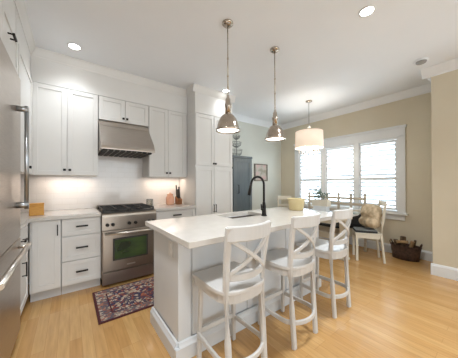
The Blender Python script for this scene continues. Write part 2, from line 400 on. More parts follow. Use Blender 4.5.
for (a_, b_) in ((1.21, 1.825), (1.915, 2.525), (2.625, 3.215)):
    struct(MB().box(XW + 0.10, XW + 0.106, a_ + 0.002, b_ - 0.002, WZ0 + 0.031, WZ1 - 0.036).build('window_pane', 'pane', win))
    s = MB(); st = 0.032
    s.box(XW + 0.005, XW + 0.035, a_ + 0.003, a_ + st, 0.775, 2.04, 0.003); s.box(XW + 0.005, XW + 0.035, b_ - st, b_ - 0.003, 0.775, 2.04, 0.003)
    for z0, z1 in ((0.775, 0.815), (1.315, 1.375), (2.0, 2.04)): s.box(XW + 0.005, XW + 0.035, a_ + st, b_ - st, z0, z1, 0.003)
    sh = struct(s.build('shutter_frame', 'trim', win))
    for z0, n in ((0.815, 6), (1.375, 7)):
        z1 = 1.315 if n == 6 else 2.0; lv = MB(); pt = (z1 - z0) / n
        for k in range(n):
            zc = z0 + pt * (k + 0.5)
            R = Matrix.Translation((XW + 0.022, 0, zc)) @ Matrix.Rotation(math.radians(36), 4, 'Y')
            lv.box(-0.034, 0.034, a_ + st + 0.001, b_ - st - 0.001, -0.005, 0.005, 0.003, R)
        struct(lv.build('shutter_louvers', 'trim', sh))

# ------------------------------------------------------------------ cabinets (local frame: x along the run, front face at y = 0, body towards +y)
def shaker(T, x0, x1, z0, z1, name, parent, rail=0.052):
    m = MB(T); t = -0.020
    m.box(x0, x0 + rail, t, 0, z0, z1, 0.0015); m.box(x1 - rail, x1, t, 0, z0, z1, 0.0015)
    m.box(x0 + rail, x1 - rail, t, 0, z0, z0 + rail, 0.0015); m.box(x0 + rail, x1 - rail, t, 0, z1 - rail, z1, 0.0015)
    m.box(x0 + rail - 0.001, x1 - rail + 0.001, -0.011, 0, z0 + rail - 0.001, z1 - rail + 0.001)
    return m.build(name, 'cabinet', parent)
def slab(T, x0, x1, z0, z1, name, parent):
    return MB(T).box(x0, x1, -0.02, 0, z0, z1, 0.002).build(name, 'cabinet', parent)
def pull(T, x, z, L, vert, parent):
    m = MB(T); y = -0.05
    if vert:
        m.box(x - 0.005, x + 0.005, y - 0.005, y + 0.005, z - L / 2, z + L / 2, 0.002)
        for k in (-1, 1): m.box(x - 0.004, x + 0.004, y, -0.0195, z + k * (L / 2 - 0.008) - 0.004, z + k * (L / 2 - 0.008) + 0.004)
    else:
        m.box(x - L / 2, x + L / 2, y - 0.007, y + 0.007, z - 0.009, z + 0.009, 0.003)
        for k in (-1, 1): m.box(x + k * (L / 2 - 0.008) - 0.004, x + k * (L / 2 - 0.008) + 0.004, y, -0.0195, z - 0.004, z + 0.004)
    return m.build('handle', 'black', parent)
def knob(T, x, z, parent):
    m = MB(T); m.box(x - 0.014, x + 0.014, -0.045, -0.028, z - 0.014, z + 0.014, 0.004); m.tube([(x, -0.03, z), (x, -0.0195, z)], 0.005, 8)
    return m.build('knob', 'black', parent)
I4 = Matrix.Identity(4)
def cabinet(name, label, loc, rz, W, D, z0, z1, kick=False):
    root = thing(name, label, 'cabinet', loc, rz)
    m = MB(); m.box(0.001, W - 0.001, 0, D, z0, z1); m.build('body', 'cabinet', root)
    if kick: MB().box(0.001, W - 0.001, 0.06, D, 0.001, z0 - 0.001).build('toe_kick', 'kick', root)
    return root
YBF = 3.009 + 0.02       # base body face (doors stand 2 cm proud of it)
DB = YB - 0.014 - YBF
# base cabinets along the range wall
c = cabinet('base_cabinet', 'white base cabinet with a single door in the corner left of the drawers', (-0.338, YBF, 0), 0, 0.260, DB, 0.11, 0.874, True)
d = shaker(I4, 0.022, 0.256, 0.125, 0.868, 'door', c); pull(I4, 0.230, 0.76, 0.12, True, d)
c = cabinet('drawer_cabinet', 'white base cabinet with three drawers beside the stainless range', (-0.076, YBF, 0), 0, 0.380, DB, 0.11, 0.874, True)
for z0, z1 in ((0.125, 0.385), (0.395, 0.665), (0.68, 0.868)):
    d = shaker(I4, 0.006, 0.372, z0, z1, 'drawer', c, 0.045); pull(I4, 0.19, (z0 + z1) / 2 + 0.005, 0.115, False, d)
c = cabinet('base_cabinet', 'white base cabinet under the worktop right of the range, behind the island', (0.962, YBF, 0), 0, 0.635, DB, 0.11, 0.874, True)
d = shaker(I4, 0.006, 0.629, 0.70, 0.868, 'drawer', c, 0.045); pull(I4, 0.32, 0.80, 0.13, False, d)
d = shaker(I4, 0.006, 0.315, 0.125, 0.69, 'door', c); pull(I4, 0.28, 0.60, 0.12, True, d)
d = shaker(I4, 0.32, 0.629, 0.125, 0.69, 'door', c); pull(I4, 0.355, 0.60, 0.12, True, d)
# return of the L along the left wall, facing the island
XRF = -0.36
c = cabinet('base_cabinet', 'narrow white base cabinet between the refrigerator and the corner', (XRF, 2.44, 0), PI / 2, 0.565, 0.62, 0.11, 0.874, True)
d = slab(I4, 0.01, 0.52, 0.68, 0.868, 'drawer', c); pull(I4, 0.16, 0.765, 0.11, False, d)
d = shaker(I4, 0.01, 0.52, 0.125, 0.67, 'door', c); pull(I4, 0.18, 0.50, 0.13, True, d)
# wall cabinets
YUF = 3.289 + 0.02; DU = YB - 0.014 - YUF; ZU0, ZU1 = 1.375, 2.45
c = cabinet('wall_cabinet', 'tall white two-door wall cabinet left of the range hood', (-0.355, YUF, 0), 0, 0.657, DU, ZU0, ZU1)
d = shaker(I4, 0.006, 0.327, ZU0, ZU1 - 0.005, 'door', c); knob(I4, 0.303, 1.44, d)
d = shaker(I4, 0.331, 0.652, ZU0, ZU1 - 0.005, 'door', c); knob(I4, 0.355, 1.44, d)
c = cabinet('wall_cabinet', 'short white two-door wall cabinet directly above the range hood', (0.305, YUF, 0), 0, 0.651, DU, 2.135, ZU1)
d = shaker(I4, 0.004, 0.323, 2.135, ZU1 - 0.005, 'door', c); knob(I4, 0.302, 2.185, d)
d = shaker(I4, 0.328, 0.647, 2.135, ZU1 - 0.005, 'door', c); knob(I4, 0.349, 2.185, d)
c = cabinet('wall_cabinet', 'tall white two-door wall cabinet between the hood and the pantry', (0.959, YUF, 0), 0, 0.637, DU, ZU0, ZU1)
d = shaker(I4, 0.006, 0.298, ZU0, ZU1 - 0.005, 'door', c); knob(I4, 0.273, 1.435, d)
d = shaker(I4, 0.302, 0.600, ZU0, ZU1 - 0.005, 'door', c); knob(I4, 0.327, 1.435, d)
c = cabinet('wall_cabinet', 'white corner wall cabinet seen edge-on beside the refrigerator', (XRF, 2.47, 0), PI / 2, 0.83, 0.62, ZU0, ZU1)
d = shaker(I4, 0.004, 0.80, ZU0, ZU1 - 0.005, 'door', c); knob(I4, 0.5, 1.44, d)
# pantry
YPF = 3.009 + 0.02
c = cabinet('pantry_cabinet', 'full-height white pantry cabinet with four doors at the right end of the range wall', (1.60, YPF, 0), 0, 0.75, YB - 0.002 - YPF, 0.11, 2.41, True)
for x0, x1, kx in ((0.006, 0.352, 0.335), (0.356, 0.744, 0.376)):
    d = shaker(I4, x0, x1, 1.565, 2.395, 'door', c); knob(I4, kx, 1.60, d)
    d = shaker(I4, x0, x1, 0.125, 1.535, 'door', c); pull(I4, kx, 0.85, 0.13, True, d)
# painted frieze between the cabinets and the ceiling, with its small crown
b = MB(); b.box(-0.355, 1.598, YUF - 0.012, YB, 2.452, ZC - 0.001); b.box(XL, -0.357, 2.47, YB, 2.452, ZC - 0.001)
n_trim += 1; struct(b.build('trim_%d' % n_trim, 'cabinet'))
n_trim += 1; struct(MB().box(1.60, 2.352, YPF - 0.012, YB, 2.412, ZC - 0.001).build('trim_%d' % n_trim, 'cabinet'))
CR2 = [(0, -0.105), (0.006, -0.105), (0.010, -0.092), (0.018, -0.075), (0.036, -0.03), (0.042, -0.018), (0.048, -0.012), (0.048, -0.001), (0, -0.001)]
crown((-0.36, YUF - 0.012), (1.60, YUF - 0.012), (0, -1), 'cabinet', CR2)
crown((1.556, YPF - 0.012), (2.40, YPF - 0.012), (0, -1), 'cabinet', CR2)
crown((1.60, YPF - 0.012), (1.60, YUF - 0.03), (-1, 0), 'cabinet', CR2)
crown((XRF + 0.002, 1.3), (XRF + 0.002, 3.29), (1, 0), 'cabinet', CR2)

# ------------------------------------------------------------------ worktops
b = MB(); b.prism([(XL + 0.012, 2.43), (-0.33, 2.43), (-0.33, 2.978), (0.304, 2.978), (0.304, YB - 0.014), (XL + 0.012, YB - 0.014)], 0.876, 0.915, 0.003)
tag(b.build('worktop', 'quartz'), 'white quartz worktop in the left corner carrying the orange wooden block', 'worktop')
tag(MB().box(0.961, 1.596, 2.978, YB - 0.014, 0.876, 0.915, 0.003).build('worktop', 'quartz'), 'short white quartz worktop right of the range under the knife block', 'worktop')

# ------------------------------------------------------------------ refrigerator and the cabinet above it
FX, FY0, FY1 = -0.35, 1.40, 2.40
fr = thing('refrigerator', 'large stainless steel refrigerator at the left edge of the photo', 'refrigerator', (FX, FY0, 0), PI / 2)
W = FY1 - FY0
MB().box(0, W, 0.02, 0.63, 0.08, 2.12, 0.004).build('body', 'steel', fr)
MB().box(0.01, W - 0.01, 0.06, 0.6, 0.001, 0.079).build('base_grille', 'dark_gap', fr)
d = MB().box(0.004, W - 0.004, -0.03, 0.018, 0.84, 2.115, 0.006).build('door', 'steel', fr)
m = MB(); hx = W - 0.17
m.tube([(hx, -0.085, 1.075), (hx, -0.085, 1.86)], 0.013, 12)
for z in (1.105, 1.835): m.tube([(hx, -0.03, z), (hx, -0.098, z)], [0.022, 0.022], 12)
m.build('handle', 'handle_steel', d)
d = MB().box(0.004, W - 0.004, -0.03, 0.018, 0.10, 0.832, 0.006).build('freezer_drawer', 'steel', fr)
m = MB(); m.tube([(0.05, -0.085, 0.775), (W - 0.06, -0.085, 0.775)], 0.017, 12)
for x in (0.09, W - 0.10): m.tube([(x, -0.03, 0.775), (x, -0.085, 0.775)], 0.012, 10)
m.build('handle', 'bright_steel', d)
c = cabinet('over_fridge_cabinet', 'white cabinet with a black knob above the refrigerator', (XRF, 1.40, 0), PI / 2, 1.045, 0.62, 2.135, ZU1)
d = shaker(I4, 0.004, 0.52, 2.14, ZU1 - 0.005, 'door', c)
d = shaker(I4, 0.524, 1.04, 2.14, ZU1 - 0.005, 'door', c); pull(I4, 0.70, 2.30, 0.09, False, d)
n_trim += 1; struct(MB().box(XL, XRF, 1.40, 2.465, 2.452, ZC - 0.001).build('trim_%d' % n_trim, 'cabinet'))

# ------------------------------------------------------------------ range
RX0, RX1 = 0.308, 0.956; RW = RX1 - RX0
rg = thing('range', 'stainless steel gas range with black grates between the white cabinets', 'range', (RX0, 2.985, 0))
MB().box(0, RW, 0.0, 0.655, 0.10, 0.90, 0.003).build('body', 'range_steel', rg)
MB().box(0.01, RW - 0.01, 0.05, 0.6, 0.001, 0.099).build('kick', 'dark_gap', rg)
m = MB(); m.extr([(0, 0.70), (0.045, 0.705), (0.045, 0.862), (0.041, 0.885), (0.030, 0.899), (0.012, 0.905), (0, 0.905)], (0.001, 0, 0), (RW - 0.001, 0, 0), (0, -1, 0))
pn = m.build('control_panel', 'range_steel', rg)
for x in (0.055, 0.115, 0.30, 0.375, 0.545, 0.60):
    m = MB(); m.tube([(x, -0.046, 0.765), (x, -0.078, 0.765)], [0.021, 0.018], 16); m.box(x - 0.004, x + 0.004, -0.086, -0.077, 0.748, 0.782, 0.001); m.build('knob', 'black', pn)
dr = MB().box(0.006, RW - 0.006, -0.04, -0.002, 0.19, 0.69, 0.006).build('oven_door', 'range_steel', rg)
MB().box(0.115, RW - 0.115, -0.046, -0.0405, 0.315, 0.59, 0.002).build('oven_window_frame', 'dark_gap', dr)
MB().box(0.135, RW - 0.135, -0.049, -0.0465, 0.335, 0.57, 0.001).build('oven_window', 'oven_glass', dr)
m = MB(); m.tube([(0.03, -0.085, 0.655), (RW - 0.03, -0.085, 0.655)], 0.014, 12)
for x in (0.06, RW - 0.06): m.tube([(x, -0.04, 0.655), (x, -0.085, 0.655)], 0.010, 8)
m.build('oven_handle', 'bright_steel', dr)
MB().box(RW / 2 - 0.05, RW / 2 + 0.05, -0.043, -0.0405, 0.235, 0.25).build('badge', 'bright_steel', dr)
MB().box(0.006, RW - 0.006, -0.035, -0.002, 0.035, 0.178, 0.004).build('kick_panel', 'range_steel', rg)
MB().box(0.005, RW - 0.005, -0.005, 0.60, 0.901, 0.912, 0.002).build('cooktop', 'iron', rg)
for gx in range(2):
    x0 = 0.02 + gx * (RW / 2 - 0.012); x1 = x0 + RW / 2 - 0.03; m = MB()
    zz = 0.945
    for x in (x0, x1, (x0 + x1) / 2): m.box(x - 0.007, x + 0.007, 0.02, 0.56, zz - 0.010, zz + 0.006, 0.002)
    for y in (0.02, 0.155, 0.29, 0.425, 0.56): m.box(x0, x1, y - 0.007, y + 0.007, zz - 0.010, zz + 0.006, 0.002)
    for x in (x0, x1):
        for y in (0.03, 0.55): m.box(x - 0.008, x + 0.008, y - 0.008, y + 0.008, 0.9125, zz)
    m.build('grate', 'iron', rg)
    for y in (0.155, 0.425):
        MB().lathe([(0.0, 0.9125), (0.055, 0.9125), (0.055, 0.918), (0.038, 0.921), (0.038, 0.930), (0.0, 0.932)], ((x0 + x1) / 2, y, 0), 20).build('burner', 'iron', rg)
MB().box(0.005, RW - 0.005, 0.61, 0.655, 0.901, 0.955, 0.004).build('back_guard', 'range_steel', rg)

# ------------------------------------------------------------------ hood
hd = thing('range_hood', 'stainless steel range hood on the wall above the range', 'range hood', (0.308, YB - 0.002, 0))
HW = 0.646; hy = -(YB - 0.002 - 2.985)            # front lip line in local y
yt = -(YB - 0.002 - 3.315)
prof = [(0.0, 1.705), (0.0, 2.128), (yt, 2.128), (yt - 0.012, 2.115), (yt - 0.030, 2.06), (hy + 0.045, 1.80), (hy + 0.012, 1.745), (hy + 0.002, 1.71), (hy + 0.004, 1.70), (hy + 0.03, 1.70), (hy + 0.03, 1.705)]
m = MB()
a = [m.bm.verts.new((0, y, z)) for y, z in prof]; bq = [m.bm.verts.new((HW, y, z)) for y, z in prof]
m.bm.faces.new(a); m.bm.faces.new(bq[::-1])
for k in range(len(prof)): m.bm.faces.new((a[k], a[(k + 1) % len(prof)], bq[(k + 1) % len(prof)], bq[k]))
m.build('shell', 'hood_steel', hd)
for k in range(9): MB().box(0.02 + k * 0.068, 0.02 + k * 0.068 + 0.048, hy + 0.036, -0.05, 1.678, 1.704, 0.003).build('baffle_filter', 'dark_gap', hd)
for k in range(8): MB().box(0.02 + k * 0.068 + 0.049, 0.02 + k * 0.068 + 0.067, hy + 0.05, -0.05, 1.684, 1.704, 0.001).build('baffle_divider', 'sink_steel', hd)

# ------------------------------------------------------------------ island
IX0, IX1, IY0, IY1 = 0.56, 2.50, 1.14, 2.05
bx0, bx1, by0, by1 = 0.63, 2.44, 1.44, 1.985
isl = thing('kitchen_island', 'white panelled kitchen island base under the quartz top', 'island', (bx0, by0, 0))
BW, BD = bx1 - bx0, by1 - by0
m = MB()                                            # four walls around an open core, so the basin has room
m.box(0, 0.03, 0, BD, 0.002, 0.874); m.box(BW - 0.03, BW, 0, BD, 0.002, 0.874)
m.box(0.03, BW - 0.03, 0.0, 0.03, 0.002, 0.874); m.box(0.03, BW - 0.03, BD - 0.03, BD, 0.002, 0.874)
m.build('body', 'island', isl)
for x0 in (-0.014, BW - 0.085):                     # corner posts
    MB().box(x0, x0 + 0.099, -0.016, 0.08, 0.002, 0.874, 0.003).build('corner_post', 'island', isl)
IBB = [(0, 0.002), (0.028, 0.002), (0.028, 0.10), (0.018, 0.115), (0.012, 0.13), (0, 0.135)]
m = MB(); m.extr(IBB, (-0.016, -0.016, 0), (-0.016, BD, 0), (-1, 0, 0)); m.extr(IBB, (-0.016, -0.016, 0), (BW + 0.016, -0.016, 0), (0, -1, 0))
m.box(-0.044, -0.016, -0.044, -0.016, 0.002, 0.10)
m.build('base_molding', 'island', isl)
m = MB()
m.box(-0.010, 0, 0.08, BD, 0.135, 0.874, 0.002)
m.build('end_panel', 'island', isl)
for k in range(3):
    x0 = 0.10 + k * 0.55; MB().box(x0, x0 + 0.05, -0.010, 0, 0.135, 0.874, 0.002).build('batten', 'island', isl)
# top with a cut-out for the sink
SX0, SX1, SY0, SY1 = 1.29, 1.78, 1.655, 1.975
b2 = bmesh.new()
xs = [IX0, SX0, SX1, IX1]; ys = [IY0, SY0, SY1, IY1]; z0, z1 = 0.876, 0.915
def quad(pts): b2.faces.new([b2.verts.new(p) for p in pts])
for i in range(3):
    for j in range(3):
        if i == 1 and j == 1: continue
        for z in (z0, z1): quad([(xs[i], ys[j], z), (xs[i + 1], ys[j], z), (xs[i + 1], ys[j + 1], z), (xs[i], ys[j + 1], z)])
for i in range(3):
    for y in (IY0, IY1): quad([(xs[i], y, z0), (xs[i + 1], y, z0), (xs[i + 1], y, z1), (xs[i], y, z1)])
    for x in (IX0, IX1): quad([(x, ys[i], z0), (x, ys[i + 1], z0), (x, ys[i + 1], z1), (x, ys[i], z1)])
for y in (SY0, SY1): quad([(SX0, y, z0), (SX1, y, z0), (SX1, y, z1), (SX0, y, z1)])
for x in (SX0, SX1): quad([(x, SY0, z0), (x, SY1, z0), (x, SY1, z1), (x, SY0, z1)])
bmesh.ops.remove_doubles(b2, verts=b2.verts[:], dist=1e-5)
bmesh.ops.recalc_face_normals(b2, faces=b2.faces[:])
eg = [e for e in b2.edges if len(e.link_faces) == 2 and e.calc_face_angle() > 1.0]
bmesh.ops.bevel(b2, geom=eg, offset=0.003, segments=2, affect='EDGES', profile=0.5)
m = MB(); m._merge(b2)
tag(m.build('island_worktop', 'quartz'), 'large white quartz top of the island with the sink cut into it', 'worktop')
sk = thing('sink', 'undermount stainless sink in the island top in front of the faucet', 'sink', (SX0, SY0, 0.70))
m = MB(); w_, d_ = SX1 - SX0, SY1 - SY0
m.box(-0.02, w_ + 0.02, -0.02, d_ - 0.032, -0.004, 0.0); m.box(-0.02, 0, -0.02, d_ - 0.032, 0, 0.175); m.box(w_, w_ + 0.02, -0.02, d_ - 0.032, 0, 0.175)
m.box(0, w_, -0.02, 0, 0, 0.175); m.box(0, w_, d_ - 0.05, d_ - 0.032, 0, 0.175)
m.build('basin', 'sink_steel', sk)
MB().lathe([(0.0, 0.0005), (0.04, 0.0005), (0.04, 0.006), (0.0, 0.006)], (w_ / 2, d_ / 2, 0), 20).build('drain', 'black', sk)
# faucet
fc = thing('faucet', 'tall matte black gooseneck faucet on the island', 'faucet', (1.665, 1.59, 0.915))
m = MB(); m.lathe([(0.03, 0.0), (0.03, 0.008), (0.024, 0.02), (0.021, 0.10), (0.015, 0.14), (0.013, 0.15)], (0, 0, 0), 18); m.build('base', 'black', fc)
dv = Vector((-0.50, 0.60, 0)).normalized()
pts = [Vector((0, 0, 0.14)), Vector((0, 0, 0.29))]
Rg = 0.068
for k in range(13):
    an = PI * k / 12 * 1.02
    pts.append(dv * (Rg - Rg * math.cos(an)) + Vector((0, 0, 0.335 + Rg * 1.25 * math.sin(an))))
m = MB(); m.tube(pts, 0.012, 12); m.build('gooseneck', 'black', fc)
e_ = pts[-1]; m = MB(); m.tube([e_ + Vector((0, 0, 0.01)), e_ + dv * 0.012 + Vector((0, 0, -0.045)), e_ + dv * 0.024 + Vector((0, 0, -0.11))], [0.013, 0.017, 0.019], 12); m.build('spray_head', 'black', fc)
m = MB(); m.tube([(0.0, 0, 0.065), (-0.045, -0.012, 0.075)], 0.012, 10); m.tube([(-0.045, -0.012, 0.07), (-0.058, -0.015, 0.13)], [0.008, 0.006], 8); m.build('lever', 'black', fc)

# ------------------------------------------------------------------ counter stools
def make_stool(label, loc):
    r = thing('counter_stool', label, 'stool', loc, 0, 'counter stools along the island')
    ZS = 0.618
    # seat: straight front and sides, rounded back
    poly = [(-0.196, 0.205), (0.196, 0.205), (0.200, -0.03)]
    for k in range(1, 12):
        an = PI * k / 12; c_, s_ = math.cos(an), math.sin(an)
        poly.append((0.199 * math.copysign(abs(c_) ** 0.7, c_), -0.055 - 0.155 * s_ ** 0.8))
    poly.append((-0.200, -0.03))
    MB().prism(poly, ZS - 0.030, ZS, 0.008).build('seat', 'stool', r)
    ap = [(x * 0.93, y * 0.93 + (0.0 if y > 0 else -0.004)) for x, y in poly]
    MB().prism(ap, ZS - 0.082, ZS - 0.031, 0.002).build('apron', 'stool', r)
    for sx in (-1, 1):
        MB().bar((sx * 0.158, 0.172, 0), (sx * 0.148, 0.155, ZS - 0.03), 0.030, 0.030, 0.005, (0, 1, 0)).build('leg', 'stool', r)
        # rear leg running up into the back post
        path = [(sx * 0.146, -0.185, 0.0), (sx * 0.148, -0.165, 0.30), (sx * 0.152, -0.152, 0.60), (sx * 0.158, -0.170, 0.80), (sx * 0.167, -0.205, 1.005)]
        MB().tube(path, 0.02, flat=(0.042, 0.032)).build('rear_leg', 'stool', r)
    def arc(z, half, y, sag, n=11): return [(half * (2 * k / (n - 1) - 1), y - sag * (1 - (2 * k / (n - 1) - 1) ** 2), z) for k in range(n)]
    MB().tube(arc(0.966, 0.176, -0.200, 0.050), 0.02, flat=(0.024, 0.092)).build('top_rail', 'stool', r)
    MB().tube(arc(0.695, 0.147, -0.158, 0.052), 0.02, flat=(0.022, 0.044)).build('lower_rail', 'stool', r)
    for sx in (-1, 1):
        pts = []
        for k in range(9):
            t = k / 8; x = -sx * 0.145 + sx * 0.295 * t; z = 0.716 + 0.212 * t
            pts.append((x, -0.166 - 0.036 * t - 0.050 * (1 - (x / 0.155) ** 2) + 0.003 * sx, z))
        MB().tube(pts, 0.01, flat=(0.016, 0.026)).build('cross_bar', 'stool', r)
    # foot ring: bent bar from the front legs round behind the rear ones, and the front stretcher
    ring = [(-0.165, 0.17, 0.185), (-0.174, 0.0, 0.185)]
    for k in range(0, 13):
        an = PI * k / 12; ring.append((-0.176 * math.cos(an), -0.095 - 0.125 * math.sin(an), 0.185))
    ring += [(0.174, 0.0, 0.185), (0.165, 0.17, 0.185)]
    MB().tube(ring, 0.02, flat=(0.018, 0.036)).build('foot_ring', 'stool', r)
    MB().bar((-0.155, 0.168, 0.205), (0.155, 0.168, 0.205), 0.022, 0.036, 0.004).build('front_stretcher', 'stool', r)
    return r
st = make_stool('white cross-back counter stool at the left end of the island, nearest the camera', (0.902, 1.185, 0))
copy_tree(st, (1.518, 1.185, 0), 'white cross-back counter stool in the middle of the row of three')
copy_tree(st, (2.137, 1.185, 0), 'white cross-back counter stool nearest the dining table')

# ------------------------------------------------------------------ things on the island and worktops
m = MB(); m.lathe([(0.0, 0.0), (0.082, 0.0), (0.088, 0.006), (0.110, 0.145), (0.113, 0.15), (0.108, 0.151), (0.083, 0.012), (0.0, 0.010)], (0, 0, 0), 32)
o = m.build('bowl', 'cream'); o.location = (2.36, 1.68, 0.9155); tag(o, 'tapered cream-yellow bowl on the far end of the island', 'bowl')
wb = thing('wooden_block', 'orange wooden box on the left corner worktop', 'box', (-0.30, 3.22, 0.9155), 0.1)
MB().box(-0.062, 0.062, -0.05, 0.05, 0, 0.118, 0.004).build('body', 'amber', wb); MB().box(-0.064, 0.064, -0.052, 0.052, 0.1185, 0.135, 0.003).build('lid', 'amber', wb)
kb = thing('knife_block', 'brown knife block with dark knife handles near the pantry', 'knife block', (1.49, 3.42, 0.9155))
m = MB(); m.extr([(-0.05, 0.0), (0.05, 0.0), (0.055, 0.085), (-0.045, 0.13)], (-0.042, 0, 0), (0.042, 0, 0), (0, -1, 0)); m.build('block', 'knife_wood', kb)
for x, y, h in ((-0.022, 0.02, 0.27), (-0.004, 0.02, 0.19), (0.012, 0.022, 0.20), (0.027, 0.02, 0.24), (-0.014, -0.012, 0.19), (0.015, -0.012, 0.20)):
    zb = 0.118 + y * 0.45 - 0.01
    MB().bar((x, y, zb), (x - 0.006, y + 0.012, zb + h - 0.06), 0.016, 0.022, 0.004).build('knife_handle', 'iron', kb)
cn = thing('canister', 'round peach-orange canister beside the knife block', 'canister', (1.34, 3.42, 0.9155))
MB().lathe([(0.0, 0), (0.058, 0), (0.066, 0.02), (0.066, 0.12), (0.05, 0.155), (0.045, 0.165), (0.0, 0.165)], (0, 0, 0), 24).build('body', 'peach', cn)
MB().lathe([(0.0, 0.166), (0.048, 0.166), (0.048, 0.18), (0.012, 0.188), (0.012, 0.20), (0.0, 0.205)], (0, 0, 0), 24).build('lid', 'peach', cn)
jr = thing('glass_jar', 'small clear square jar with a dark rim behind the range grates', 'jar', (1.02, 3.46, 0.9155))
m = MB()
m.box(-0.032, 0.032, -0.032, -0.028, 0.001, 0.095); m.box(-0.032, 0.032, 0.028, 0.032, 0.001, 0.095); m.box(-0.032, -0.028, -0.028, 0.028, 0.001, 0.095); m.box(0.028, 0.032, -0.028, 0.028, 0.001, 0.095)
m.build('glass', 'jar', jr)
m = MB()
for sx in (-1, 1):
    for sy in (-1, 1): m.box(sx * 0.036 - 0.004, sx * 0.036 + 0.004, sy * 0.036 - 0.004, sy * 0.036 + 0.004, 0, 0.10)
m.box(-0.04, 0.04, -0.04, 0.04, 0.0955, 0.108, 0.002)
m.build('rim', 'wire', jr)
# outlet on the island end
ot = thing('outlet', 'small white outlet plate on the end panel of the island', 'outlet', (0.6195, 1.57, 0.765))
MB().box(-0.006, 0, -0.033, 0.033, -0.058, 0.058, 0.002).build('plate', 'white_plastic', ot)
for z in (-0.024, 0.024): MB().box(-0.0085, -0.006, -0.014, 0.014, z - 0.015, z + 0.015, 0.001).build('socket', 'white_plastic', ot)
# rug
o = MB().box(-0.52, 0.52, -0.345, 0.345, 0.0, 0.009, 0.003).build('rug', 'rug'); o.location = (0.725, 2.565, 0.0005)
tag(o, 'dark patterned oriental runner rug on the oak floor before the range', 'rug')

# ------------------------------------------------------------------ pendants over the island
def pendant(label, x, y):
    r = thing('pendant_light', label, 'pendant light', (x, y, ZC), 0, 'nickel pendants over the island')
    MB().lathe([(0.0, -0.0005), (0.055, -0.0005), (0.055, -0.012), (0.045, -0.022), (0.018, -0.03), (0.0, -0.03)], (0, 0, 0), 24).build('canopy', 'nickel', r)
    MB().tube([(0, 0, -0.03), (0, 0, -0.70)], 0.0055, 10).build('rod', 'nickel', r)
    for z in (-0.35, -0.52, -0.69): MB().lathe([(0.0, z - 0.012), (0.009, z - 0.008), (0.009, z + 0.008), (0.0, z + 0.012)], (0, 0, 0), 12).build('rod_coupling', 'nickel', r)
    zb = -1.065
    m = MB(); m.lathe([(0.0, zb + 0.36), (0.012, zb + 0.355), (0.014, zb + 0.33), (0.024, zb + 0.315), (0.026, zb + 0.27), (0.034, zb + 0.262), (0.034, zb + 0.235), (0.028, zb + 0.228), (0.03, zb + 0.165), (0.0, zb + 0.165)], (0, 0, 0), 24); m.build('socket_cup', 'nickel', r)
    out = [(0.026, 0.172), (0.040, 0.165), (0.062, 0.148), (0.082, 0.120), (0.098, 0.082), (0.107, 0.048), (0.110, 0.028), (0.120, 0.022), (0.120, 0.0)]
    prof = [(a_, zb + b_) for a_, b_ in out] + [(a_ - 0.004, zb + b_) for a_, b_ in out[::-1]]
    m = MB(); m.lathe(prof, (0, 0, 0), 36, cap=False); m.build('dome_shade', 'nickel', r)
    m = MB(); m.lathe([(0.0, zb + 0.006), (0.108, zb + 0.012), (0.108, zb + 0.017), (0.0, zb + 0.017)], (0, 0, 0), 32); m.build('diffuser', 'diffuser', r)
    l = bpy.data.lights.new('pendant_bulb', 'SPOT'); l.energy = 2; l.color = (1, 0.88, 0.72); l.spot_size = 2.4; l.spot_blend = 0.8; l.shadow_soft_size = 0.09
    o = bpy.data.objects.new('pendant_bulb', l); COL.objects.link(o); o.parent = r; o.location = (0, 0, zb - 0.012)
    return r
p1 = pendant('nickel dome pendant on a rod over the sink end, left of the pair', 1.24, 1.66)
copy_tree(p1, (1.925, 1.655, ZC), 'nickel dome pendant on a rod, right of the pair, over the faucet')

# ------------------------------------------------------------------ recessed lights, smoke detector
def downlight(label, x, y, power):
    r = thing('recessed_light', label, 'ceiling light', (x, y, ZC), 0, 'recessed ceiling lights')
    MB().lathe([(0.052, -0.0005), (0.068, -0.0005), (0.066, -0.008), (0.054, -0.006)], (0, 0, 0), 32, cap=False).build('trim_ring', 'white_plastic', r)
    MB().lathe([(0.0, -0.001), (0.051, -0.001), (0.051, -0.005), (0.0, -0.005)], (0, 0, 0), 32).build('lens', 'led', r)
    l = bpy.data.lights.new('downlight_lamp', 'SPOT'); l.energy = power; l.color = (0.92, 0.965, 1.0); l.spot_size = 2.2; l.spot_blend = 0.9; l.shadow_soft_size = 0.12
    o = bpy.data.objects.new('downlight_lamp', l); COL.objects.link(o); o.parent = r; o.location = (0, 0, -0.02)
    return r
downlight('round recessed ceiling light above the left wall cabinets', 0.043, 2.99, 21)
downlight('round recessed ceiling light at the top right, nearest the camera', 2.18, 0.78, 74)
downlight('added unseen fill light built as a recessed fitting above the camera', 0.043, 0.78, 100)  # extra downlight added out of view to brighten the stool seats
downlight('round recessed ceiling light in front of the pantry, behind the left pendant', 2.12, 2.89, 10)
sd = thing('smoke_detector', 'small round grey smoke detector on the ceiling by the right wall', 'smoke detector', (3.62, 0.68, ZC))
MB().lathe([(0.0, -0.0005), (0.075, -0.0005), (0.075, -0.015), (0.0, -0.016)], (0, 0, 0), 28).build('base', 'ceiling', sd)
MB().lathe([(0.0, -0.0165), (0.055, -0.0165), (0.05, -0.034), (0.0, -0.036)], (0, 0, 0), 28).build('cover', 'grey_plastic', sd)

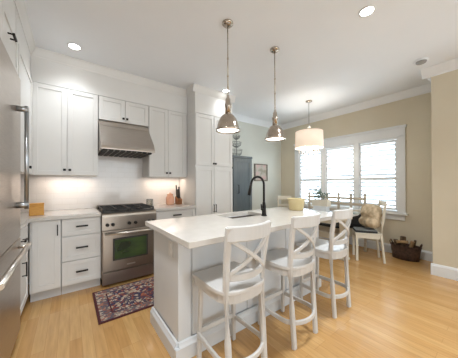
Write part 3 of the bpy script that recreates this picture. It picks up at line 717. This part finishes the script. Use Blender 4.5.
# under-cabinet strips and hood lamps
def strip(name, label, x0, x1, y, z, power):
    r = thing(name, label, 'light', ((x0 + x1) / 2, y, z))
    MB().box(-(x1 - x0) / 2, (x1 - x0) / 2, -0.012, 0.012, -0.013, -0.001, 0.002).build('housing', 'white_plastic', r)
    l = bpy.data.lights.new('strip_lamp', 'AREA'); l.shape = 'RECTANGLE'; l.size = x1 - x0; l.size_y = 0.02; l.energy = power; l.color = (1.0, 0.84, 0.70)
    o = bpy.data.objects.new('strip_lamp', l); COL.objects.link(o); o.parent = r; o.location = (0, 0, -0.016)
strip('under_cabinet_light', 'slim warm light strip under the wall cabinet left of the hood', -0.3, 0.26, 3.50, ZU0, 0.75)
strip('under_cabinet_light', 'slim warm light strip under the wall cabinet right of the hood', 1.0, 1.56, 3.50, ZU0, 0.9)

# ------------------------------------------------------------------ back wall: blue cupboard, wire baskets, picture
bc = thing('cupboard', 'tall blue-grey panelled cupboard against the back wall beside the pantry', 'cupboard', (2.67, 3.40, 0))
W = 0.525
MB().box(0, W, 0.02, YB2 - 3.40 - 0.025, 0.04, 1.80, 0.003).build('body', 'bluepaint', bc)
MB().box(-0.012, W + 0.012, 0.0, YB2 - 3.40 - 0.025, 1.801, 1.85, 0.006).build('cornice', 'bluepaint', bc)
MB().box(0.01, W - 0.01, 0.03, YB2 - 3.40 - 0.025, 0.001, 0.039).build('plinth', 'bluepaint', bc)
m = MB()
m.box(0.005, 0.085, 0, 0.019, 0.05, 1.795, 0.002); m.box(W - 0.085, W - 0.005, 0, 0.019, 0.05, 1.795, 0.002); m.box(0.085, W - 0.085, 0, 0.019, 1.72, 1.795, 0.002); m.box(0.085, W - 0.085, 0, 0.019, 0.05, 0.14, 0.002)
dd = m.build('door', 'bluepaint', bc)
MB().box(0.085, W - 0.085, 0.010, 0.019, 0.14, 1.72).build('door_panel', 'bluedark', dd)
m = MB(); m.tube([(0.125, 0.010, 1.06), (0.125, -0.03, 1.07), (0.125, -0.03, 1.23), (0.125, 0.010, 1.24)], 0.008, 8); m.build('handle', 'black', dd)

wbk = thing('wire_basket_stand', 'tiered grey wire basket stand on top of the blue cupboard', 'basket stand', (2.86, 3.53, 1.8505))
MB().tube([(0, 0, 0.0), (0, 0, 0.46)], 0.005, 8).build('post', 'wire', wbk)
def wbasket(z, R, h):
    m = MB()
    for zz, rr in ((z, R * 0.45), (z + h * 0.35, R * 0.85), (z + h, R)):
        m.tube([(rr * math.cos(2 * PI * k / 24), rr * math.sin(2 * PI * k / 24), zz) for k in range(24)], 0.004, 6, closed=True)
    for k in range(12):
        a_ = 2 * PI * k / 12
        m.tube([(R * f_ * math.cos(a_), R * f_ * math.sin(a_), zz) for f_, zz in ((0.0, z), (0.45, z), (0.85, z + h * 0.35), (1.0, z + h))], 0.003, 5)
    m.build('wire_basket', 'wire', wbk)
wbasket(0.006, 0.125, 0.13); wbasket(0.20, 0.105, 0.10); wbasket(0.37, 0.08, 0.07)
pf = thing('picture_frame', 'small framed pastel print on the back wall right of the cupboard', 'picture', (3.63, YB2 - 0.001, 1.325))
pw, ph = 0.46, 0.43
m = MB(); m.box(0, 0.03, -0.03, 0, 0, ph, 0.003); m.box(pw - 0.022, pw, -0.03, 0, 0, ph, 0.003); m.box(0.03, pw - 0.022, -0.03, 0, 0, 0.022, 0.003); m.box(0.03, pw - 0.022, -0.03, 0, ph - 0.022, ph, 0.003)
m.build('frame', 'frame', pf)
MB().box(0.03, pw - 0.022, -0.014, -0.002, 0.022, ph - 0.022).build('print', 'print', pf)

# ------------------------------------------------------------------ dining corner
TX0, TX1, TY0, TY1 = 3.05, 3.875, 1.545, 2.76
tb = thing('dining_table', 'pale polished trestle dining table below the drum chandelier', 'table', (0, 0, 0))
MB().box(TX0, TX1, TY0, TY1, 0.715, 0.75, 0.006).build('tabletop', 'tabletop', tb)
m = MB(); m.box(TX0 + 0.06, TX1 - 0.06, TY0 + 0.06, TY1 - 0.06, 0.655, 0.7145, 0.003); m.build('apron', 'chair', tb)
for y in (1.61, 2.58):
    m = MB(); m.box(3.57, 3.69, y, y + 0.10, 0.0305, 0.6545, 0.004); lg = m.build('leg', 'chair', tb)
    MB().box(3.55, 3.71, y - 0.01, y + 0.11, 0.001, 0.030, 0.006).build('foot', 'chair', lg)
MB().box(3.60, 3.66, 1.711, 2.579, 0.30, 0.40, 0.004).build('stretcher', 'chair', tb)

# bench by the window, its spindled back towards the glass
bn = thing('bench', 'pale wooden bench with a railed back along the window behind the table', 'bench', (0, 0, 0))
BX0, BX1, BY0_, BY1_ = 3.93, 4.38, 1.595, 2.78
MB().prism([(BX0, BY1_), (BX0, BY0_ + 0.205), (4.16, BY0_ + 0.205), (4.16, BY0_), (BX1, BY0_), (BX1, BY1_)], 0.40, 0.43, 0.004).build('seat', 'bench', bn)
MB().box(BX0 + 0.01, BX0 + 0.03, BY0_ + 0.25, BY1_ - 0.05, 0.30, 0.399, 0.002).build('seat_rail', 'bench', bn)
for y in (BY0_ + 0.23, BY1_ - 0.025): MB().box(BX0, BX0 + 0.04, y - 0.02, y + 0.02, 0.001, 0.399, 0.003).build('leg', 'bench', bn)
for y in (1.617, 1.861, 2.098, 2.34, 2.755):
    m = MB(); m.box(BX1 - 0.035, BX1, y - 0.019, y + 0.019, 0.001, 0.399, 0.003) if y in (1.617, 2.755) else None
    m.box(BX1 - 0.035, BX1, y - 0.019, y + 0.019, 0.431, 1.04, 0.003)
    m.lathe([(0.0, 1.04), (0.014, 1.04), (0.019, 1.055), (0.010, 1.075), (0.0, 1.08)], (BX1 - 0.0175, y, 0), 12)
    m.build('back_post', 'bench', bn)
for z0, z1 in ((0.945, 0.99), (0.835, 0.88), (0.70, 0.745), (0.56, 0.605)):
    MB().box(BX1 - 0.028, BX1 - 0.008, BY0_ + 0.01, BY1_ - 0.01, z0, z1, 0.004).build('back_rail', 'bench', bn)
m = MB(); m.prism([(BX0 + 0.005, BY1_ - 0.02), (BX0 + 0.005, BY0_ + 0.225), (4.17, BY0_ + 0.225), (4.17, BY0_ + 0.015), (BX1 - 0.045, BY0_ + 0.015), (BX1 - 0.045, BY1_ - 0.02)], 0.4305, 0.475, 0.012)
tag(m.build('bench_cushion', 'cushion_black'), 'long black seat pad on the window bench', 'cushion')

tag(MB().box(4.20, 4.325, BY0_ + 0.03, BY0_ + 0.68, 0.4758, 0.69, 0.03).build('back_cushion', 'cushion_black'), 'black cushion upright against the bench back beside the tan pillow', 'cushion')

# dining chairs
def make_chair(label, loc, rz):
    r = thing('dining_chair', label, 'chair', loc, rz, 'cream dining chairs')
    hw, fd = 0.165, 0.19
    MB().prism([(-hw, fd), (hw, fd), (hw * 0.93, -fd), (-hw * 0.93, -fd)], 0.43, 0.455, 0.005).build('seat', 'chair', r)
    m = MB(); m.box(-hw + 0.03, hw - 0.03, fd - 0.03, fd - 0.012, 0.37, 0.429); m.box(-hw + 0.03, hw - 0.03, -fd + 0.012, -fd + 0.03, 0.37, 0.429)
    for sx in (-1, 1): m.box(sx * (hw - 0.02) - 0.009, sx * (hw - 0.02) + 0.009, -fd + 0.03, fd - 0.03, 0.37, 0.429)
    m.build('apron', 'chair', r)
    for sx in (-1, 1):
        MB().box(sx * (hw - 0.02) - 0.017, sx * (hw - 0.02) + 0.017, fd - 0.045, fd - 0.011, 0.0005, 0.429, 0.003).build('leg', 'chair', r)
        MB().tube([(sx * (hw - 0.022), -fd - 0.025, 0.0005), (sx * (hw - 0.022), -fd + 0.012, 0.40), (sx * (hw - 0.02), -fd - 0.002, 0.62), (sx * (hw - 0.012), -fd - 0.045, 0.97)], 0.015, flat=(0.032, 0.032)).build('rear_leg', 'chair', r)
    def rail(z, y, h, name):
        MB().tube([(hw * 0.88 * (2 * k / 6 - 1), y - 0.018 * (1 - (2 * k / 6 - 1) ** 2), z) for k in range(7)], 0.01, flat=(0.018, h)).build(name, 'chair', r)
    rail(0.925, -fd - 0.04, 0.085, 'top_rail'); rail(0.75, -fd - 0.015, 0.045, 'back_slat'); rail(0.60, -fd, 0.045, 'back_slat')
    return r
# rotation: chair front is local +y
rzR = math.atan2(0.20, 0.32)
cR = make_chair('cream dining chair at the near right corner of the table holding the tan pillow', (3.965, 1.455, 0), rzR)
make_chair('cream dining chair alone at the far end of the table near the back wall', (3.96, 3.07, 0), 2.50)
cu = thing('seat_cushion', 'black and grey seat pad on the chair at the right', 'cushion', (3.965, 1.455, 0.4555), rzR)
MB().box(-0.14, 0.14, -0.13, 0.18, 0.0, 0.030, 0.010).build('pad_edge', 'cushion_black', cu)
MB().box(-0.132, 0.132, -0.122, 0.172, 0.0305, 0.042, 0.005).build('pad_top', 'cushion_grey', cu)

def pillow(loc, rz, tilt):
    b2 = bmesh.new(); n = 14; S = 0.165; vs = {}
    for side in (0, 1):
        for i in range(n + 1):
            for j in range(n + 1):
                u, v = 2 * i / n - 1, 2 * j / n - 1
                t = 0.125 * max(0.0, (1 - u ** 4) * (1 - v ** 4)) ** 0.55
                t *= 1 - 0.35 * math.exp(-((v + 0.15) / 0.18) ** 2)      # slumped fold across the middle
                t += 0.008 * math.sin(5 * u + 3 * v)
                pin = 1 - 0.10 * (u * u * v * v)
                edge = i in (0, n) or j in (0, n)
                key = (i, j, 0 if edge else side)
                if key not in vs: vs[key] = b2.verts.new((u * S * pin, (0 if edge else (t if side else -t)), v * S * 1.22 * pin))
    for side in (0, 1):
        for i in range(n):
            for j in range(n):
                q = []
                for (a_, b_) in ((i, j), (i + 1, j), (i + 1, j + 1), (i, j + 1)):
                    edge = a_ in (0, n) or b_ in (0, n); q.append(vs[(a_, b_, 0 if edge else side)])
                f = b2.faces.new(q); f.smooth = True
    m = MB(); m._merge(b2); o = m.build('throw_pillow', 'pillow')
    o.location = loc; o.rotation_euler = (tilt, 0, rz); return o
po = pillow((4.02, 1.41, 0.715), rzR + 0.45, math.radians(10))
tag(po, 'slouched tan woven throw pillow on the right dining chair', 'pillow')

# table things
mg = tag(MB().box(-0.09, 0.09, -0.12, 0.12, 0, 0.03, 0.002).build('magazine_stack', 'paper'), 'grey-green magazines on the near right corner of the table', 'magazine'); mg.location = (3.80, 1.62, 0.7505); mg.rotation_euler = (0, 0, 0.3)
pl = thing('planter_box', 'cream planter box of eucalyptus sprigs on the dining table', 'plant', (3.69, 2.09, 0.7505), 0.0)
MB().box(-0.052, 0.052, -0.13, 0.13, 0.0, 0.099, 0.004).build('stand', 'tabletop', pl)
m = MB(); m.box(-0.06, 0.06, -0.15, 0.15, 0.10, 0.112)
m.box(-0.06, -0.05, -0.15, 0.15, 0.112, 0.215, 0.002); m.box(0.05, 0.06, -0.15, 0.15, 0.112, 0.215, 0.002); m.box(-0.05, 0.05, -0.15, -0.14, 0.112, 0.215, 0.002); m.box(-0.05, 0.05, 0.14, 0.15, 0.112, 0.215, 0.002)
m.build('box', 'planter', pl)
MB().box(-0.049, 0.049, -0.139, 0.139, 0.113, 0.195).build('soil', 'bark', pl)
random.seed(3)
for k in range(11):
    y = -0.125 + 0.025 * k; h = random.uniform(0.10, 0.27); dx, dy = random.uniform(-0.07, 0.07), random.uniform(-0.14, 0.24)
    p0 = Vector((0, y, 0.19)); p1 = Vector((dx * 0.4, y + dy * 0.4, 0.19 + h * 0.6)); p2 = Vector((dx, y + dy, 0.19 + h))
    sg = MB().tube([p0, p1, p2], 0.003, 5).build('sprig', 'stem', pl)
    m = MB()
    for q in range(9):
        t = 0.25 + 0.75 * q / 8; c_ = p0.lerp(p1, min(1, t * 2)) if t < 0.5 else p1.lerp(p2, t * 2 - 1)
        a_ = random.uniform(0, 6.28); off = Vector((math.cos(a_), math.sin(a_), 0.2)) * 0.022
        m.ball(c_ + off, 0.014, (1, 1, 0.35) if q % 2 else (0.5, 1, 1), 8)
    m.build('leaves', 'leaf', sg)

# chandelier
ch = thing('chandelier', 'cream drum-shade chandelier with hanging crystals over the dining table', 'chandelier', (3.66, 2.31, ZC))
MB().lathe([(0.0, -0.0005), (0.06, -0.0005), (0.06, -0.012), (0.02, -0.03), (0.0, -0.03)], (0, 0, 0), 24).build('canopy', 'nickel', ch)
MB().tube([(0, 0, -0.03), (0, 0, -0.60)], 0.005, 8).build('rod', 'wire', ch)
MB().lathe([(0.006, -0.46), (0.012, -0.47), (0.035, -0.50), (0.035, -0.51), (0.0, -0.51)], (0, 0, 0), 20).build('finial_cap', 'bright_steel', ch)
R_ = 0.255; zt, zb = -0.59, -0.905
m = MB(); m.lathe([(R_ - 0.01, zt), (R_ - 0.008, zt), (R_, zb), (R_ - 0.004, zb), (R_ - 0.012, zt)], (0, 0, 0), 48, cap=False); m.build('drum_shade', 'drum', ch)
m = MB()
for k in range(3):
    a_ = 2 * PI * k / 3; m.tube([(0, 0, zt - 0.01), ((R_ - 0.014) * math.cos(a_), (R_ - 0.014) * math.sin(a_), zt - 0.01)], 0.004, 6)
m.tube([(0, 0, -0.6), (0, 0, -0.86)], 0.012, 10)
for k in range(6):
    a_ = 2 * PI * k / 6; m.tube([(0, 0, -0.84), (0.15 * math.cos(a_), 0.15 * math.sin(a_), -0.86)], 0.005, 6)
m.build('arms', 'bright_steel', ch)
for k in range(6):
    a_ = 2 * PI * k / 6; m = MB(); m.ball((0.15 * math.cos(a_), 0.15 * math.sin(a_), -0.825), 0.022, (1, 1, 1.5), 10); m.build('bulb', 'bulb', ch)
for k in range(14):
    a_ = 2 * PI * k / 14; rr = 0.19 if k % 2 else 0.11
    m = MB(); x, y = rr * math.cos(a_), rr * math.sin(a_); z0 = -0.895
    m.tube([(x, y, -0.87), (x, y, -0.99 if k % 2 else -1.02)], 0.0025, 5)
    for zz in ((-0.93, -0.96, -0.985) if k % 2 else (-0.93, -0.965, -1.0, -1.02)): m.ball((x, y, zz), 0.011, (1, 1, 1.3), 8)
    m.build('crystal_strand', 'crystal', ch)
l = bpy.data.lights.new('chandelier_lamp', 'POINT'); l.energy = 9; l.color = (1, 0.93, 0.84); l.shadow_soft_size = 0.12
o = bpy.data.objects.new('chandelier_lamp', l); COL.objects.link(o); o.parent = ch; o.location = (0, 0, -0.97)

# basket on the floor by the window wall
bk = thing('wicker_basket', 'dark brown wicker basket on the floor under the window wall', 'basket', (4.46, 1.055, 0.0005), 0)
def oval(a, b_, z, n=28): return [(a * math.cos(2 * PI * k / n), b_ * math.sin(2 * PI * k / n), z) for k in range(n)]
m = MB(); L0 = [oval(0.10, 0.175, 0.0), oval(0.112, 0.19, 0.11), oval(0.122, 0.203, 0.215), oval(0.111, 0.192, 0.215), oval(0.09, 0.165, 0.03)]
rings = [[m.bm.verts.new(p) for p in r_] for r_ in L0]
m.bm.faces.new(rings[0][::-1]); m.bm.faces.new(rings[-1])
for a_, b_ in zip(rings[:-1], rings[1:]):
    for k in range(28):
        f = m.bm.faces.new((a_[k], a_[(k + 1) % 28], b_[(k + 1) % 28], b_[k])); f.smooth = True
m.build('body', 'wicker', bk)
MB().tube(oval(0.118, 0.199, 0.22), 0.011, 8, closed=True).build('rim', 'wicker', bk)
for sy in (-1, 1):
    MB().tube([(-0.05, sy * 0.185, 0.215), (-0.045, sy * 0.20, 0.265), (0, sy * 0.205, 0.285), (0.045, sy * 0.20, 0.265), (0.05, sy * 0.185, 0.215)], 0.009, 8).build('handle', 'wicker', bk)
g = 'firewood in the wicker basket'
def log(label, p0, p1, r, mt, nm='log'):
    m = MB(); p0, p1 = Vector(p0), Vector(p1); n = 6
    m.tube([p0.lerp(p1, k / n) + Vector((0, 0, 0.004 * random.uniform(-1, 1))) for k in range(n + 1)], [r * random.uniform(0.92, 1.05) for _ in range(n + 1)], 10)
    o = m.build(nm, mt); o.location = (4.46, 1.055, 0); return tag(o, label, 'firewood', g)
log('brown log standing upright in the wicker basket', (0.0, 0.035, 0.035), (0.0, 0.03, 0.365), 0.042, 'bark')
log('tan split log leaning to the right in the wicker basket', (-0.04, -0.04, 0.06), (-0.03, -0.10, 0.315), 0.028, 'bag_tan')
log('dark log in the left part of the wicker basket', (0.0, 0.12, 0.07), (-0.02, 0.125, 0.30), 0.032, 'bark')
log('pale log lying across the front of the wicker basket', (-0.06, 0.10, 0.27), (-0.065, -0.05, 0.305), 0.025, 'bag_tan')
log('thin dark branch at the right end of the wicker basket', (0.04, -0.075, 0.06), (0.04, -0.12, 0.33), 0.017, 'bark')
